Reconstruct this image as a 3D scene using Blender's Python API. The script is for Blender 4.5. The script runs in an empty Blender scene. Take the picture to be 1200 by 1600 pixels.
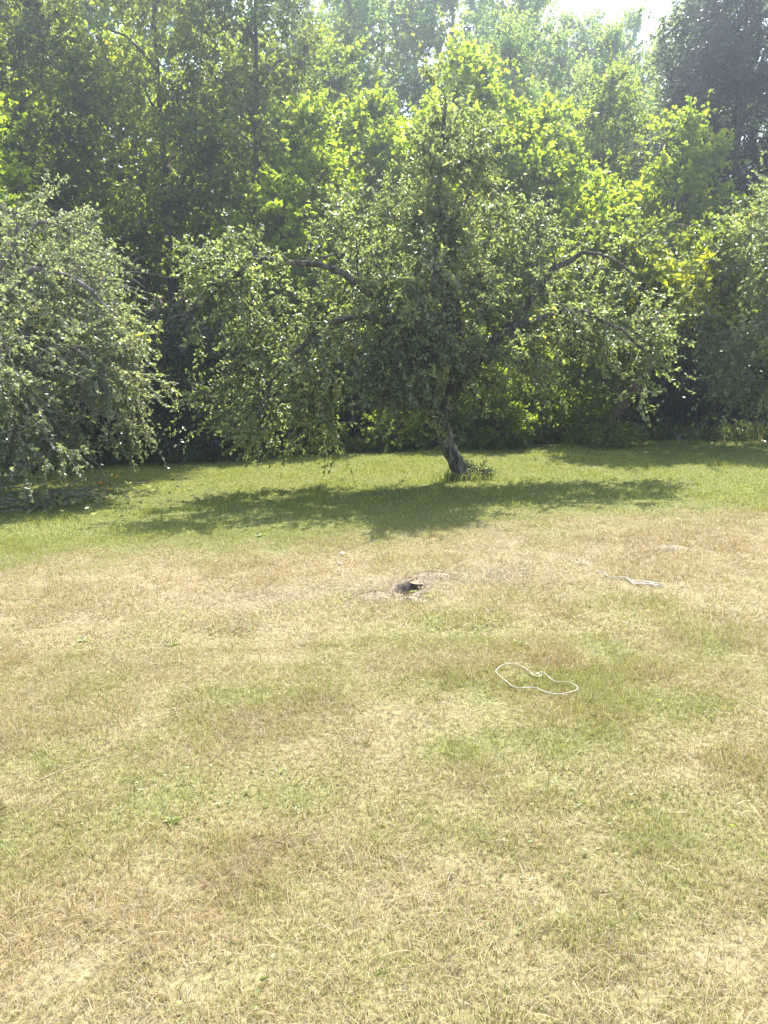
import bpy, math, random
import numpy as np
R = math.radians
S = bpy.context.scene
C = S.collection
rng = np.random.default_rng(11)
PI = math.pi

# ------------------------------------------------------------------ camera, sky, sun, exposure
cd = bpy.data.cameras.new('camera'); cam = bpy.data.objects.new('camera', cd); C.objects.link(cam)
cam.location = (0, 0, 1.6); cam.rotation_euler = (R(90 - 11.3), 0, 0)
cd.sensor_fit = 'VERTICAL'; cd.angle = 2 * math.atan(800 / 1203); cd.clip_start = 0.05; cd.clip_end = 1500
cd.sensor_height = 24; cd.lens = 12 / (800 / 1203)
S.camera = cam
SUN_EL, SUN_AZ = 58, 11
w = bpy.data.worlds.new('World'); S.world = w; w.use_nodes = True
nt = w.node_tree; bg = nt.nodes['Background']
sky = nt.nodes.new('ShaderNodeTexSky'); sky.sky_type = 'NISHITA'; sky.sun_disc = False
sky.sun_elevation = R(SUN_EL); sky.sun_rotation = R(SUN_AZ); sky.dust_density = 2.0
nt.links.new(sky.outputs[0], bg.inputs[0]); bg.inputs[1].default_value = 0.15
sl = bpy.data.lights.new('sun', 'SUN'); sl.energy = 5.0; sl.angle = R(0.55); sl.color = (1, .965, .9)
so = bpy.data.objects.new('sun', sl); C.objects.link(so)
so.rotation_euler = (R(90 - SUN_EL), 0, R(180 - SUN_AZ)); so.location = (4, 20, 30)
S.view_settings.view_transform = 'Standard'; S.view_settings.look = 'None'
S.view_settings.exposure = 1.54; S.view_settings.gamma = 1
S.render.engine = 'CYCLES'
cy = S.cycles
cy.max_bounces = 8; cy.diffuse_bounces = 5; cy.glossy_bounces = 2; cy.transmission_bounces = 4
cy.volume_bounces = 0; cy.caustics_reflective = False; cy.caustics_refractive = False
cy.use_denoising = True

# ------------------------------------------------------------------ helpers
def h2(ix, iy, s):
    n = (ix.astype(np.int64) * 374761393 + iy.astype(np.int64) * 668265263 + s * 974711) & 0x7fffffff
    n = ((n ^ (n >> 13)) * 1274126177) & 0x7fffffff
    n = ((n ^ (n >> 16)) * 668265263) & 0x7fffffff
    return (n & 0xffff) / 65535.0
def vnoise(x, y, s=0):
    x = np.asarray(x, float); y = np.asarray(y, float)
    ix = np.floor(x); iy = np.floor(y); fx = x - ix; fy = y - iy
    fx = fx * fx * (3 - 2 * fx); fy = fy * fy * (3 - 2 * fy)
    a = h2(ix, iy, s); b = h2(ix + 1, iy, s); c = h2(ix, iy + 1, s); d = h2(ix + 1, iy + 1, s)
    return (a * (1 - fx) + b * fx) * (1 - fy) + (c * (1 - fx) + d * fx) * fy
def fbm(x, y, s=0, o=3):
    t = 0; a = 1; n = 0
    for k in range(o):
        t = t + a * vnoise(np.asarray(x) * 2**k, np.asarray(y) * 2**k, s + k * 17); n += a; a *= .5
    return t / n
def sstep(a, b, x):  # also falls from a to b when a > b
    t = np.clip((np.asarray(x, float) - a) / (b - a), 0, 1); return t * t * (3 - 2 * t)
def unit(v):
    return v / (np.linalg.norm(v, axis=-1, keepdims=True) + 1e-9)

HOLE = (0.17, 5.22)
def height(x, y):
    x = np.asarray(x, float); y = np.asarray(y, float)
    z = 0.045 * 16 * np.tanh(x / 16)
    hill = np.clip(y - 14.5, 0, None)
    z = z + 0.30 * (np.sqrt(hill * hill + 4) - 2) * (1 - .55 * sstep(30, 70, y))
    z = z + 0.035 * (fbm(x * .7, y * .7, 3) - .5) * 2 + 0.5 * (fbm(x * .12, y * .12, 5) - .5) * sstep(15, 30, y)
    z = z + 0.018 * (fbm(x * 2.6, y * 2.6, 8) - .5)
    return z
def hz0(x, y): return float(height(np.array([x]), np.array([y]))[0])
def hole_d(x, y):
    dx = x - HOLE[0]; dy = y - HOLE[1]; dx = dx - .35 * dy
    return np.sqrt((dx / .105)**2 + (dy / .19)**2)

def mesh_np(name, verts, faces, attrs=None, smooth=False):
    """verts (N,3); faces (M,k) int array or list of such arrays; attrs name->(N,) floats or (N,3) colours"""
    if not isinstance(faces, list): faces = [faces]
    faces = [f for f in faces if len(f)]
    me = bpy.data.meshes.new(name)
    loops = np.concatenate([f.ravel() for f in faces]).astype(np.int32)
    sizes = np.concatenate([np.full(len(f), f.shape[1]) for f in faces]).astype(np.int32)
    starts = np.concatenate([[0], np.cumsum(sizes)[:-1]]).astype(np.int32)
    me.vertices.add(len(verts)); me.vertices.foreach_set('co', np.asarray(verts, np.float32).ravel())
    me.loops.add(len(loops)); me.loops.foreach_set('vertex_index', loops)
    me.polygons.add(len(sizes)); me.polygons.foreach_set('loop_start', starts)
    if smooth: me.polygons.foreach_set('use_smooth', np.ones(len(sizes), bool))
    for k, a in (attrs or {}).items():
        a = np.asarray(a, np.float32)
        if a.ndim == 1:
            me.attributes.new(k, 'FLOAT', 'POINT').data.foreach_set('value', a)
        else:
            c = np.ones((len(a), 4), np.float32); c[:, :3] = a
            me.attributes.new(k, 'FLOAT_COLOR', 'POINT').data.foreach_set('color', c.ravel())
    me.update(calc_edges=True)
    return me
def obj(name, me, mat=None, parent=None, loc=None):
    o = bpy.data.objects.new(name, me); C.objects.link(o)
    if mat and me is not None and not me.materials: me.materials.append(mat)
    if parent: o.parent = parent
    if loc is not None: o.location = loc
    return o
def tag(o, label=None, cat=None, group=None, kind=None):
    for k, v in (('label', label), ('category', cat), ('group', group), ('kind', kind)):
        if v: o[k] = v
    return o
def empty(name, loc, rz=0, sc=1):
    o = bpy.data.objects.new(name, None); C.objects.link(o); o.location = loc
    o.rotation_euler = (0, 0, rz); o.scale = (sc, sc, sc); o.empty_display_size = .3; return o

def tubes(P, Rd, n, cap=False):
    """P (B,K,3) polylines, Rd (B,K) radii -> verts, quads"""
    B, K, _ = P.shape
    T = np.empty_like(P); T[:, 1:-1] = P[:, 2:] - P[:, :-2]; T[:, 0] = P[:, 1] - P[:, 0]; T[:, -1] = P[:, -1] - P[:, -2]
    T = unit(T)
    ref = np.where(np.abs(T[:, :1, 2:3]) > .8, np.array([1., .2, 0]), np.array([0, 0, 1.]))
    U = unit(np.cross(T, np.broadcast_to(ref, T.shape))); V = np.cross(T, U)
    a = np.arange(n) * 2 * PI / n
    ring = P[:, :, None] + Rd[:, :, None, None] * (U[:, :, None] * np.cos(a)[:, None] + V[:, :, None] * np.sin(a)[:, None])
    v = ring.reshape(-1, 3)
    b = (np.arange(B) * K * n)[:, None, None]; k = (np.arange(K - 1) * n)[None, :, None]; i = np.arange(n)[None, None]; j = (i + 1) % n
    q = np.stack([b + k + i, b + k + j, b + k + n + j, b + k + n + i], -1).reshape(-1, 4)
    return v, q
def join(parts):
    vs, fs, off = [], [], 0
    for v, f in parts:
        vs.append(v); fs.append(f + off); off += len(v)
    return np.concatenate(vs), fs
def resample(pts, n):
    """Catmull-Rom through pts, n samples"""
    p = np.asarray(pts, float); p = np.vstack([2 * p[0] - p[1], p, 2 * p[-1] - p[-2]])
    m = len(p) - 3; t = np.linspace(0, m - 1e-6, n); i = t.astype(int); f = (t - i)[:, None]
    a, b, c, d = p[i], p[i + 1], p[i + 2], p[i + 3]
    return .5 * (2 * b + (c - a) * f + (2 * a - 5 * b + 4 * c - d) * f**2 + (3 * b - a - 3 * c + d) * f**3)

# ------------------------------------------------------------------ materials
def mat_new(name):
    m = bpy.data.materials.new(name); m.use_nodes = True
    t = m.node_tree; t.nodes.clear()
    return m, t, t.nodes.new, t.links.new
def ramp(N, stops):
    r = N('ShaderNodeValToRGB'); e = r.color_ramp.elements
    while len(e) < len(stops): e.new(.5)
    for i, (p, c) in enumerate(stops): e[i].position = p; e[i].color = (*c, 1)
    return r
def leaf_mat(name, stops, trans=1.9, tmix=.45, rough=.42, spec=.5, yel=(1.3, 1.38, .52)):
    m, t, N, L = mat_new(name)
    at = N('ShaderNodeAttribute'); at.attribute_name = 'tint'
    r = ramp(N, stops); L(at.outputs['Fac'], r.inputs[0])
    p = N('ShaderNodeBsdfPrincipled'); p.inputs['Roughness'].default_value = rough
    p.inputs['Specular IOR Level'].default_value = spec
    L(r.outputs[0], p.inputs['Base Color'])
    mul = N('ShaderNodeMix'); mul.data_type = 'RGBA'; mul.blend_type = 'MULTIPLY'; mul.inputs[0].default_value = 1
    L(r.outputs[0], mul.inputs[6]); mul.inputs[7].default_value = (trans * yel[0], trans * yel[1], trans * yel[2], 1)
    mul.clamp_result = False
    tr = N('ShaderNodeBsdfTranslucent'); L(mul.outputs[2], tr.inputs[0])
    mx = N('ShaderNodeMixShader'); mx.inputs[0].default_value = tmix
    L(p.outputs[0], mx.inputs[1]); L(tr.outputs[0], mx.inputs[2])
    o = N('ShaderNodeOutputMaterial'); L(mx.outputs[0], o.inputs[0])
    return m
def noise_mat(name, stops, scale, rough=.9, detail=6, bump=.5, bscale=None, stretch=None, spec=.2, dist=.02):
    m, t, N, L = mat_new(name)
    tc = N('ShaderNodeTexCoord'); mp = N('ShaderNodeMapping'); L(tc.outputs['Object'], mp.inputs[0])
    if stretch: mp.inputs['Scale'].default_value = stretch
    n = N('ShaderNodeTexNoise'); n.inputs['Scale'].default_value = scale; n.inputs['Detail'].default_value = detail
    L(mp.outputs[0], n.inputs[0])
    r = ramp(N, stops); L(n.outputs[0], r.inputs[0])
    p = N('ShaderNodeBsdfPrincipled'); p.inputs['Roughness'].default_value = rough; p.inputs['Specular IOR Level'].default_value = spec
    L(r.outputs[0], p.inputs['Base Color'])
    if bump:
        n2 = N('ShaderNodeTexNoise'); n2.inputs['Scale'].default_value = bscale or scale * 3; n2.inputs['Detail'].default_value = 8
        L(mp.outputs[0], n2.inputs[0])
        b = N('ShaderNodeBump'); b.inputs['Strength'].default_value = bump; b.inputs['Distance'].default_value = dist
        L(n2.outputs[0], b.inputs['Height']); L(b.outputs[0], p.inputs['Normal'])
    o = N('ShaderNodeOutputMaterial'); L(p.outputs[0], o.inputs[0])
    return m
M = {}
M['apple'] = leaf_mat('apple_leaf', [(0, (.085, .108, .052)), (.5, (.13, .155, .074)), (.85, (.175, .198, .09)), (1, (.3, .27, .08))], trans=2.4, tmix=.45, spec=1.0, rough=.36, yel=(1.28, 1.34, .66))
M['grey'] = leaf_mat('grey_green_leaf', [(0, (.11, .132, .075)), (.6, (.165, .19, .11)), (.93, (.21, .23, .135)), (1, (.3, .23, .11))], trans=2.3, spec=.9, rough=.42, tmix=.44, yel=(1.3, 1.3, .68))
M['maple'] = leaf_mat('maple_leaf', [(0, (.09, .12, .018)), (.6, (.15, .185, .026)), (.93, (.2, .215, .032)), (1, (.46, .25, .035))], trans=2.8, tmix=.58, spec=.4)
M['yellow'] = leaf_mat('yellowing_leaf', [(0, (.09, .115, .035)), (.45, (.15, .17, .045)), (.62, (.42, .4, .035)), (1, (.52, .47, .04))], trans=2.0, tmix=.5)
M['dark'] = leaf_mat('dark_leaf', [(0, (.07, .095, .024)), (.6, (.115, .145, .034)), (1, (.175, .195, .04))], trans=3.0, tmix=.56, yel=(1.45, 1.38, .5))
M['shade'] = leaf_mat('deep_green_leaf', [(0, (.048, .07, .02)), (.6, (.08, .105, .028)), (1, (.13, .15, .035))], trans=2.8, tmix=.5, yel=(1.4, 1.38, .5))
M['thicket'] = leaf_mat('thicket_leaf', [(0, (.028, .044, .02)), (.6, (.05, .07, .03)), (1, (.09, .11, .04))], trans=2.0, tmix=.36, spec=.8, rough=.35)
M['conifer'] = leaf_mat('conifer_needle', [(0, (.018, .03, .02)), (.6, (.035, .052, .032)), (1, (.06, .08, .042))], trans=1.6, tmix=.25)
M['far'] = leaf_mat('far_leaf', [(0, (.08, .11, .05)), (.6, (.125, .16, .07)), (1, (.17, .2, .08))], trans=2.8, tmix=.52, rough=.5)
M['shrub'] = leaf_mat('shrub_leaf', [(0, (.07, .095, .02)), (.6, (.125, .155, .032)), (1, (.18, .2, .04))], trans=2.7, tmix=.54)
M['weed'] = leaf_mat('weed_leaf', [(0, (.2, .24, .1)), (1, (.26, .29, .12))], trans=1.3, tmix=.45)
M['bark'] = noise_mat('bark', [(.32, (.03, .024, .018)), (.5, (.095, .078, .06)), (.68, (.2, .175, .14))], 22, stretch=(1, 1, .3), bump=1.0, bscale=45, dist=.03)
M['bark_red'] = noise_mat('reddish_bark', [(.3, (.09, .05, .035)), (.55, (.19, .12, .09)), (.75, (.28, .21, .17))], 9, stretch=(1, 1, .25), bump=.8)
M['twig'] = noise_mat('grey_twig', [(.3, (.13, .1, .085)), (.7, (.3, .26, .23))], 12, bump=.3)
M['soil'] = noise_mat('soil', [(.3, (.13, .1, .07)), (.55, (.24, .185, .13)), (.75, (.36, .29, .21))], 30, bump=.9, dist=.01)
M['soil_red'] = noise_mat('reddish_soil', [(.3, (.2, .158, .1)), (.55, (.29, .232, .15)), (.75, (.37, .305, .2))], 30, bump=.9, dist=.01)
M['soil_pale'] = noise_mat('pale_soil', [(.3, (.22, .18, .12)), (.55, (.31, .255, .17)), (.75, (.38, .32, .22))], 30, bump=.9, dist=.01)
M['rope'] = noise_mat('white_rope', [(.3, (.4, .37, .3)), (.7, (.55, .52, .44))], 200, bump=.4, dist=.002)
M['white'] = noise_mat('white_scrap', [(.3, (.7, .7, .68)), (.7, (.82, .82, .8))], 40, bump=.4)
M['petal'] = noise_mat('yellow_petal', [(.3, (.7, .45, .02)), (.7, (.85, .6, .03))], 60, bump=0)
M['orange'] = noise_mat('orange_petal', [(.3, (.7, .26, .04)), (.7, (.8, .36, .06))], 60, bump=0)

def attr_grass(name, tmix=.35, rough=.55, gain=1.35):
    m, t, N, L = mat_new(name)
    at = N('ShaderNodeAttribute'); at.attribute_name = 'col'
    p = N('ShaderNodeBsdfPrincipled'); p.inputs['Roughness'].default_value = rough; p.inputs['Specular IOR Level'].default_value = .3
    L(at.outputs['Color'], p.inputs['Base Color'])
    mul = N('ShaderNodeMix'); mul.data_type = 'RGBA'; mul.blend_type = 'MULTIPLY'; mul.inputs[0].default_value = 1
    L(at.outputs['Color'], mul.inputs[6]); mul.inputs[7].default_value = (gain, gain, gain * .8, 1)
    tr = N('ShaderNodeBsdfTranslucent'); L(mul.outputs[2], tr.inputs[0])
    mx = N('ShaderNodeMixShader'); mx.inputs[0].default_value = tmix
    L(p.outputs[0], mx.inputs[1]); L(tr.outputs[0], mx.inputs[2])
    o = N('ShaderNodeOutputMaterial'); L(mx.outputs[0], o.inputs[0]); return m
M['grass'] = attr_grass('grass_blade')

# ground: thatch and soil, dry or green by the 'dry' attribute, leaf litter under the wood
m, t, N, L = mat_new('ground'); M['ground'] = m
tc = N('ShaderNodeTexCoord')
n1 = N('ShaderNodeTexNoise'); n1.inputs['Scale'].default_value = 45; n1.inputs['Detail'].default_value = 8; L(tc.outputs['Object'], n1.inputs[0])
n2 = N('ShaderNodeTexNoise'); n2.inputs['Scale'].default_value = 3.1; n2.inputs['Detail'].default_value = 5; L(tc.outputs['Object'], n2.inputs[0])
rd = ramp(N, [(.25, (.14, .11, .06)), (.5, (.25, .2, .115)), (.8, (.36, .3, .18))]); L(n1.outputs[0], rd.inputs[0])
rg = ramp(N, [(.25, (.07, .075, .025)), (.5, (.14, .145, .045)), (.8, (.24, .235, .08))]); L(n1.outputs[0], rg.inputs[0])
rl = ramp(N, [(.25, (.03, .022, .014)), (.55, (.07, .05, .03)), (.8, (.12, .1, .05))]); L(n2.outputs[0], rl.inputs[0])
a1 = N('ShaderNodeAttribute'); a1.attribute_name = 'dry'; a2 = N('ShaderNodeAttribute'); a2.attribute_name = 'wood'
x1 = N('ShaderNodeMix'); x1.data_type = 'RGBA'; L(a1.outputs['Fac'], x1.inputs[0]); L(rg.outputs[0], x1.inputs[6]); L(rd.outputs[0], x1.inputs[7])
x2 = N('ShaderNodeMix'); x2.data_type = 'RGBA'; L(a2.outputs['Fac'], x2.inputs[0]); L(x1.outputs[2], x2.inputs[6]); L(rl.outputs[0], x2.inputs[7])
p = N('ShaderNodeBsdfPrincipled'); p.inputs['Roughness'].default_value = .95; p.inputs['Specular IOR Level'].default_value = .15
L(x2.outputs[2], p.inputs['Base Color'])
b = N('ShaderNodeBump'); b.inputs['Strength'].default_value = .8; b.inputs['Distance'].default_value = .02; L(n1.outputs[0], b.inputs['Height']); L(b.outputs[0], p.inputs['Normal'])
o = N('ShaderNodeOutputMaterial'); L(p.outputs[0], o.inputs[0])

# ------------------------------------------------------------------ ground sheet
def dryness(x, y):
    edge = 6.85 + .17 * x + 1.5 * (fbm(x * .8, y * .8, 21) - .5)
    d = 1 - sstep(-.6, 1.1, y - edge)
    patch = fbm(x * .55 + 3, y * .55, 31)
    d = d * (.6 + 1.0 * (fbm(x * 3.4, y * 3.4, 37, 4) - .5) + .4 * (patch - .5))
    # greener swathe to the right of the rope, drier belt towards the tree and at the camera's feet
    d = d - .2 * np.exp(-(((x - 1.45) / .75)**2 + ((y - 3.3) / 1.0)**2))
    d = d + .42 * np.exp(-((y - 5.7 - .12 * x) / .85)**2) * (y < edge + .5)
    d = d + .24 * np.exp(-((y - 1.7) / .5)**2)
    return np.clip(d, 0, 1)
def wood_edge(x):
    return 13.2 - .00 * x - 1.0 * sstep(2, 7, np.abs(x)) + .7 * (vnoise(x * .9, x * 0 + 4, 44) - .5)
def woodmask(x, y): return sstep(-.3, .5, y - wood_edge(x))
xs = np.unique(np.round(np.concatenate([np.linspace(-160, -14, 24), np.arange(-14, 14, .2), np.linspace(14, 160, 24), np.arange(-.15, .5, .02)]), 4))
ys = np.unique(np.round(np.concatenate([np.linspace(-60, -2, 14), np.arange(-2, 16, .15), np.arange(16, 45, .6), np.linspace(45, 170, 22), np.arange(4.85, 5.6, .02)]), 4))
X, Y = np.meshgrid(xs, ys); X = X.ravel(); Y = Y.ravel()
Z = height(X, Y)
hd = hole_d(X, Y)
Z = Z - .24 * (1 - sstep(.75, 1.15, hd)) - .015 * (1 - sstep(1, 1.7, hd))
nx, ny = len(xs), len(ys)
ii, jj = np.meshgrid(np.arange(nx - 1), np.arange(ny - 1)); ii = ii.ravel(); jj = jj.ravel()
q = np.stack([jj * nx + ii, jj * nx + ii + 1, (jj + 1) * nx + ii + 1, (jj + 1) * nx + ii], -1)
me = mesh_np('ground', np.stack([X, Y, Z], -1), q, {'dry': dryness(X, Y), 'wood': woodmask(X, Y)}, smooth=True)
tag(obj('ground', me, M['ground']), kind='structure', label='sloping lawn of dry and green grass rising to a wooded bank')

# ------------------------------------------------------------------ trees
def tufts_in(rs, ell, gap=.42, shell=.45, fq=1.0):
    """sample tuft points in a list of (centre, radii, count) ellipsoids, leaving clumps and gaps"""
    out = []
    for c, r, n in ell:
        c = np.array(c, float); r = np.array(r, float)
        N4 = n * 4; d = unit(rs.normal(size=(N4, 3))); u = rs.random(N4)**.4; u = shell + (1 - shell) * u
        p = c + d * u[:, None] * r * (1 + .18 * (rs.random((n * 4, 1)) - .5))
        k = fbm((p[:, 0] * 1.7 + p[:, 2] * 1.2) * fq, (p[:, 1] * 1.7 - p[:, 2] * 1.5) * fq, int(rs.integers(1000)), 2)
        p = p[k > np.quantile(k, gap)]
        out.append(p[:n])
    return np.concatenate(out)
def leaves_np(rs, B, D, length, width, quads=False, up=.6, tint=None):
    """one folded leaf for each base B, direction D"""
    n = len(B); l = length * (.65 + .6 * rs.random(n)); wd = width * (.7 + .5 * rs.random(n))
    nr = unit(rs.normal(size=(n, 3)) * .75 + np.array([0, 0, up])); D = unit(D)
    sd = unit(np.cross(D, nr)); nr = np.cross(sd, D)
    l = l[:, None]; wd = wd[:, None]
    if quads:
        f = .22 * wd
        v = np.stack([B, B + D * l * .3 + sd * wd * .46 + nr * f, B + D * l * .7 + sd * wd * .36 + nr * f * .6, B + D * l - nr * f * .7,
                      B + D * l * .7 - sd * wd * .36 + nr * f * .6, B + D * l * .3 - sd * wd * .46 + nr * f], 1).reshape(-1, 3)
        i = np.arange(n)[:, None] * 6
        fc = np.concatenate([i + np.array([0, 1, 2, 3]), i + np.array([0, 3, 4, 5])]); k = 6
    else:
        f = .2 * wd
        v = np.stack([B, B + D * l * .42 + sd * wd * .5 + nr * f, B + D * l, B + D * l * .42 - sd * wd * .5 + nr * f], 1).reshape(-1, 3)
        i = np.arange(n)[:, None] * 4
        fc = np.concatenate([i + np.array([0, 1, 2]), i + np.array([0, 2, 3])]); k = 4
    tint = rs.random(n) if tint is None else tint
    return v, fc, np.repeat(tint, k)

def tree(name, seed, limbs, ell, leaf, bark, llen, lwid, twigs=5, nleaf=12, tlen=.4, droop=.2, spread=.8, gap=.42, quads=False,
         twig_geo=False, shell=.45, centre=None, tint_fn=None, bare=0, rise=.25, thick=1.0, up=.6, limbtuft=0, fq=1.0):
    """limbs: [(points, r0, r1)], the first is the trunk, in the tree's own coordinates. Returns part meshes."""
    rs = np.random.default_rng(seed)
    meshes = []
    nodes, ndir = [], []
    for i, (pts, r0, r1) in enumerate(limbs):
        k = 18 if i == 0 else 14
        P = resample(pts, k); wob = .05 if i else .008
        P[1:-1] += rs.normal(size=(k - 2, 3)) * wob * min(1, r0 * 8)
        u = np.linspace(0, 1, k); rad = r0 + (r1 - r0) * u**.8
        if i == 0: rad = rad * (1 + .75 * np.exp(-u * 14))
        rad = rad * (1 + .1 * rs.normal(size=k))
        n = 22 if i == 0 else 8
        if i == 0: P = resample(P[::2] if len(P) > 12 else P, 44); rad = np.interp(np.linspace(0, 1, 44), u, rad)
        v, f = tubes(P[None], rad[None], n)
        if i == 0:   # fluted, ridged bark
            V = v.reshape(44, n, 3); an = np.arange(n) * 2 * PI / n; hh = np.linspace(0, 1, 44)[:, None]
            g = .16 * (vnoise(np.cos(an)[None] * 2.2 + 4 + hh * 3, np.sin(an)[None] * 2.2 + hh * 2, seed) - .5) + .12 * (vnoise(an[None] * 3.5 + 0 * hh, hh * 9, seed + 3) - .5)
            g = g + .22 * np.maximum(0, np.cos(an * 4 + seed))[None] * np.exp(-hh * 16)
            v = (P[:, None] + (V - P[:, None]) * (1 + g)[..., None]).reshape(-1, 3)
        meshes.append(('trunk' if i == 0 else 'limb', mesh_np('limb', v, f, smooth=True)))
        s = 5 if i == 0 else 3
        s = 12 if i == 0 else 3
        nodes.append(P[s:]); ndir.append(unit(np.gradient(P, axis=0))[s:])
    NP = np.concatenate(nodes); ND = np.concatenate(ndir)
    T = tufts_in(rs, ell, gap, shell, fq)
    if limbtuft:
        ex = [np.repeat(nd[2:], limbtuft, 0) for nd in nodes[1:]]
        ex = np.concatenate(ex); T = np.concatenate([T, ex + rs.normal(size=ex.shape) * [.17, .17, .15] - [0, .06, 0]])
    d0 = np.min(np.linalg.norm(T[:, None] - NP[None], axis=2), axis=1)
    T = T[np.argsort(d0)]
    cap = len(NP) + 3 * len(T) + 4
    A = np.zeros((cap, 3)); AD = np.zeros((cap, 3)); n = len(NP); A[:n] = NP; AD[:n] = ND
    BP = np.zeros((len(T), 6, 3)); BL = np.zeros(len(T))
    tt = np.linspace(0, 1, 6)[:, None]
    for i, tp in enumerate(T):
        dv = tp - A[:n]; d = np.sqrt((dv * dv).sum(1))
        al = (dv * AD[:n]).sum(1) / (d + .05)
        k = int(np.argmin(d * (1.25 - .45 * al) + (d < .12) * .3)); p0 = A[k]; L_ = d[k]
        p1 = p0 + AD[k] * L_ * .3 + np.array([0, 0, rise * L_]); p2 = tp - unit(tp - p0) * L_ * .3 + np.array([0, 0, rise * .7 * L_]) + rs.normal(size=3) * .05 * L_
        B = (1 - tt)**3 * p0 + 3 * (1 - tt)**2 * tt * p1 + 3 * (1 - tt) * tt**2 * p2 + tt**3 * tp
        BP[i] = B; BL[i] = L_
        dd = unit(B[5] - B[3])
        A[n:n + 3] = B[[2, 4, 5]]; AD[n:n + 3] = dd; n += 3
    br = np.clip(.006 + .011 * BL, .006, .04)[:, None] * np.linspace(1, .35, 6)[None] * thick
    parts = [tubes(BP, br, 4)]
    cc = T.mean(0) if centre is None else np.array(centre)
    # twigs
    nb = int(len(T) * (1 - bare)); K = twigs
    base = np.repeat(T, K, 0); m = len(base)
    bd = np.repeat(unit(BP[:, 5] - BP[:, 3]), K, 0)
    outw = unit((base - cc) * np.array([1, 1, .8]))
    td = unit(outw * .55 + bd * .5 + rs.normal(size=(m, 3)) * spread * .6 + np.array([0, 0, -droop]))
    tl = tlen * (.4 + .8 * rs.random(m) + .9 * (rs.random(m) < .1))
    us = np.linspace(0, 1, 4)
    sag = np.array([0, 0, -1.]) * droop * .6
    TP = base[:, None] + td[:, None] * (tl[:, None] * us)[..., None] + sag * ((tl[:, None] * us**2)[..., None])
    if twig_geo: parts.append(tubes(TP, np.broadcast_to(np.linspace(.005, .002, 4), (m, 4)).copy(), 3))
    v, fs = join(parts)
    meshes.append(('branches', mesh_np('branches', v, fs)))
    # leaves along the branch ends and the twigs
    keep = np.ones(m, bool)
    if bare: keep = np.repeat(rs.random(len(T)) > bare, K)
    sel = np.nonzero(keep)[0]
    li = np.repeat(sel, nleaf); s = rs.random(len(li))**.8
    B = base[li] + td[li] * (tl[li] * s)[:, None] + sag * (tl[li] * s * s)[:, None]
    D = unit(td[li] * .6 + rs.normal(size=B.shape) * .8 + np.array([0, 0, -.25 - droop * .6]))
    tuft = np.repeat(rs.random(len(T)), K)[li]
    tint = np.clip(.5 * rs.random(len(li)) + .5 * tuft + .1 * (rs.random(len(li)) > .97), 0, 1)
    if tint_fn is not None: tint = tint_fn(rs, B, tint)
    v, f, tn = leaves_np(rs, B, D, llen, lwid, quads, up=up, tint=tint)
    cm = mesh_np('crown', v, f, {'tint': tn})
    meshes.append(('crown', cm))
    for nm, mm in meshes: mm.materials.append(leaf if nm == 'crown' else bark)
    return meshes
def put_tree(name, meshes, loc, rz=0, sc=1.0, label='', cat='tree', group=None):
    z = hz0(loc[0], loc[1]) if len(loc) == 2 else loc[2]
    e = empty(name, (loc[0], loc[1], z - .04), rz, sc)
    tag(e, label, cat, group)
    for nm, mm in meshes:
        o = obj(nm, mm, None, e)
        if nm in ('crown', 'branches', 'canes'): o['kind'] = 'stuff'
    return e

# --- the apple tree in the middle of the lawn
apple_limbs = [
    ([(0, 0, -.1), (-.14, .02, .3), (-.3, .05, .65), (-.44, .06, 1.0), (-.54, .1, 1.6)], .12, .085),
    ([(-.34, .05, .75), (-.2, 0, 1.2), (-.1, -.05, 1.9), (-.28, .05, 2.9), (-.36, 0, 3.8), (-.33, 0, 4.6)], .09, .02),
    ([(-.48, .08, 1.45), (-.95, -.2, 2.1), (-1.7, -.4, 2.65), (-2.7, -.5, 2.7), (-3.5, -.5, 2.1)], .075, .014),
    ([(-.44, .1, 1.3), (-.9, -.35, 1.9), (-1.5, -.7, 2.1), (-2.2, -.9, 1.6), (-2.6, -1.0, 1.0)], .06, .012),
    ([(-.2, 0, 1.1), (.4, .1, 1.9), (.95, .0, 2.6), (1.5, -.1, 2.9), (2.0, -.2, 2.6)], .075, .014),
    ([(-.16, 0, 1.3), (.4, -.35, 1.9), (1.1, -.6, 2.15), (1.7, -.75, 1.95), (2.1, -.75, 1.5)], .06, .012),
    ([(-.25, .05, 1.9), (.1, .6, 2.8), (.5, 1.0, 3.4), (1.0, 1.3, 3.6)], .05, .012),
    ([(-.45, .1, 1.5), (-.8, .8, 2.4), (-1.4, 1.2, 3.0), (-2.0, 1.3, 3.0)], .05, .012),
    ([(-.2, -.05, 1.7), (-.4, -.5, 2.5), (-.5, -.9, 2.6), (-.6, -1.1, 2.0)], .045, .01),
]
apple_ell = [((-.35, 0, 3.0), (1.5, 1.0, .75), 70), ((-.35, -.1, 3.9), (.45, .4, .95), 52), ((-.3, -.2, 2.9), (.5, .4, .7), 38), ((-.35, -.15, 3.4), (.25, .25, 1.2), 16),
             ((-2.3, -.2, 2.4), (1.6, .75, .65), 76), ((-2.5, -.4, 1.5), (1.1, .55, .7), 40), ((-1.6, -.5, 1.75), (.8, .5, .75), 32), ((-2.2, -.3, 1.0), (1.0, .5, .5), 26),
             ((1.05, -.1, 2.5), (1.15, .8, .6), 58), ((1.75, -.3, 1.8), (.65, .55, .5), 26), ((.8, -.4, 2.0), (.9, .5, .5), 30),
             ((-.35, -.2, 2.1), (.8, .6, .7), 86), ((-.5, -.3, 1.55), (.75, .45, .5), 56), ((-.45, -.3, 1.42), (.5, .3, .3), 20)]
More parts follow.
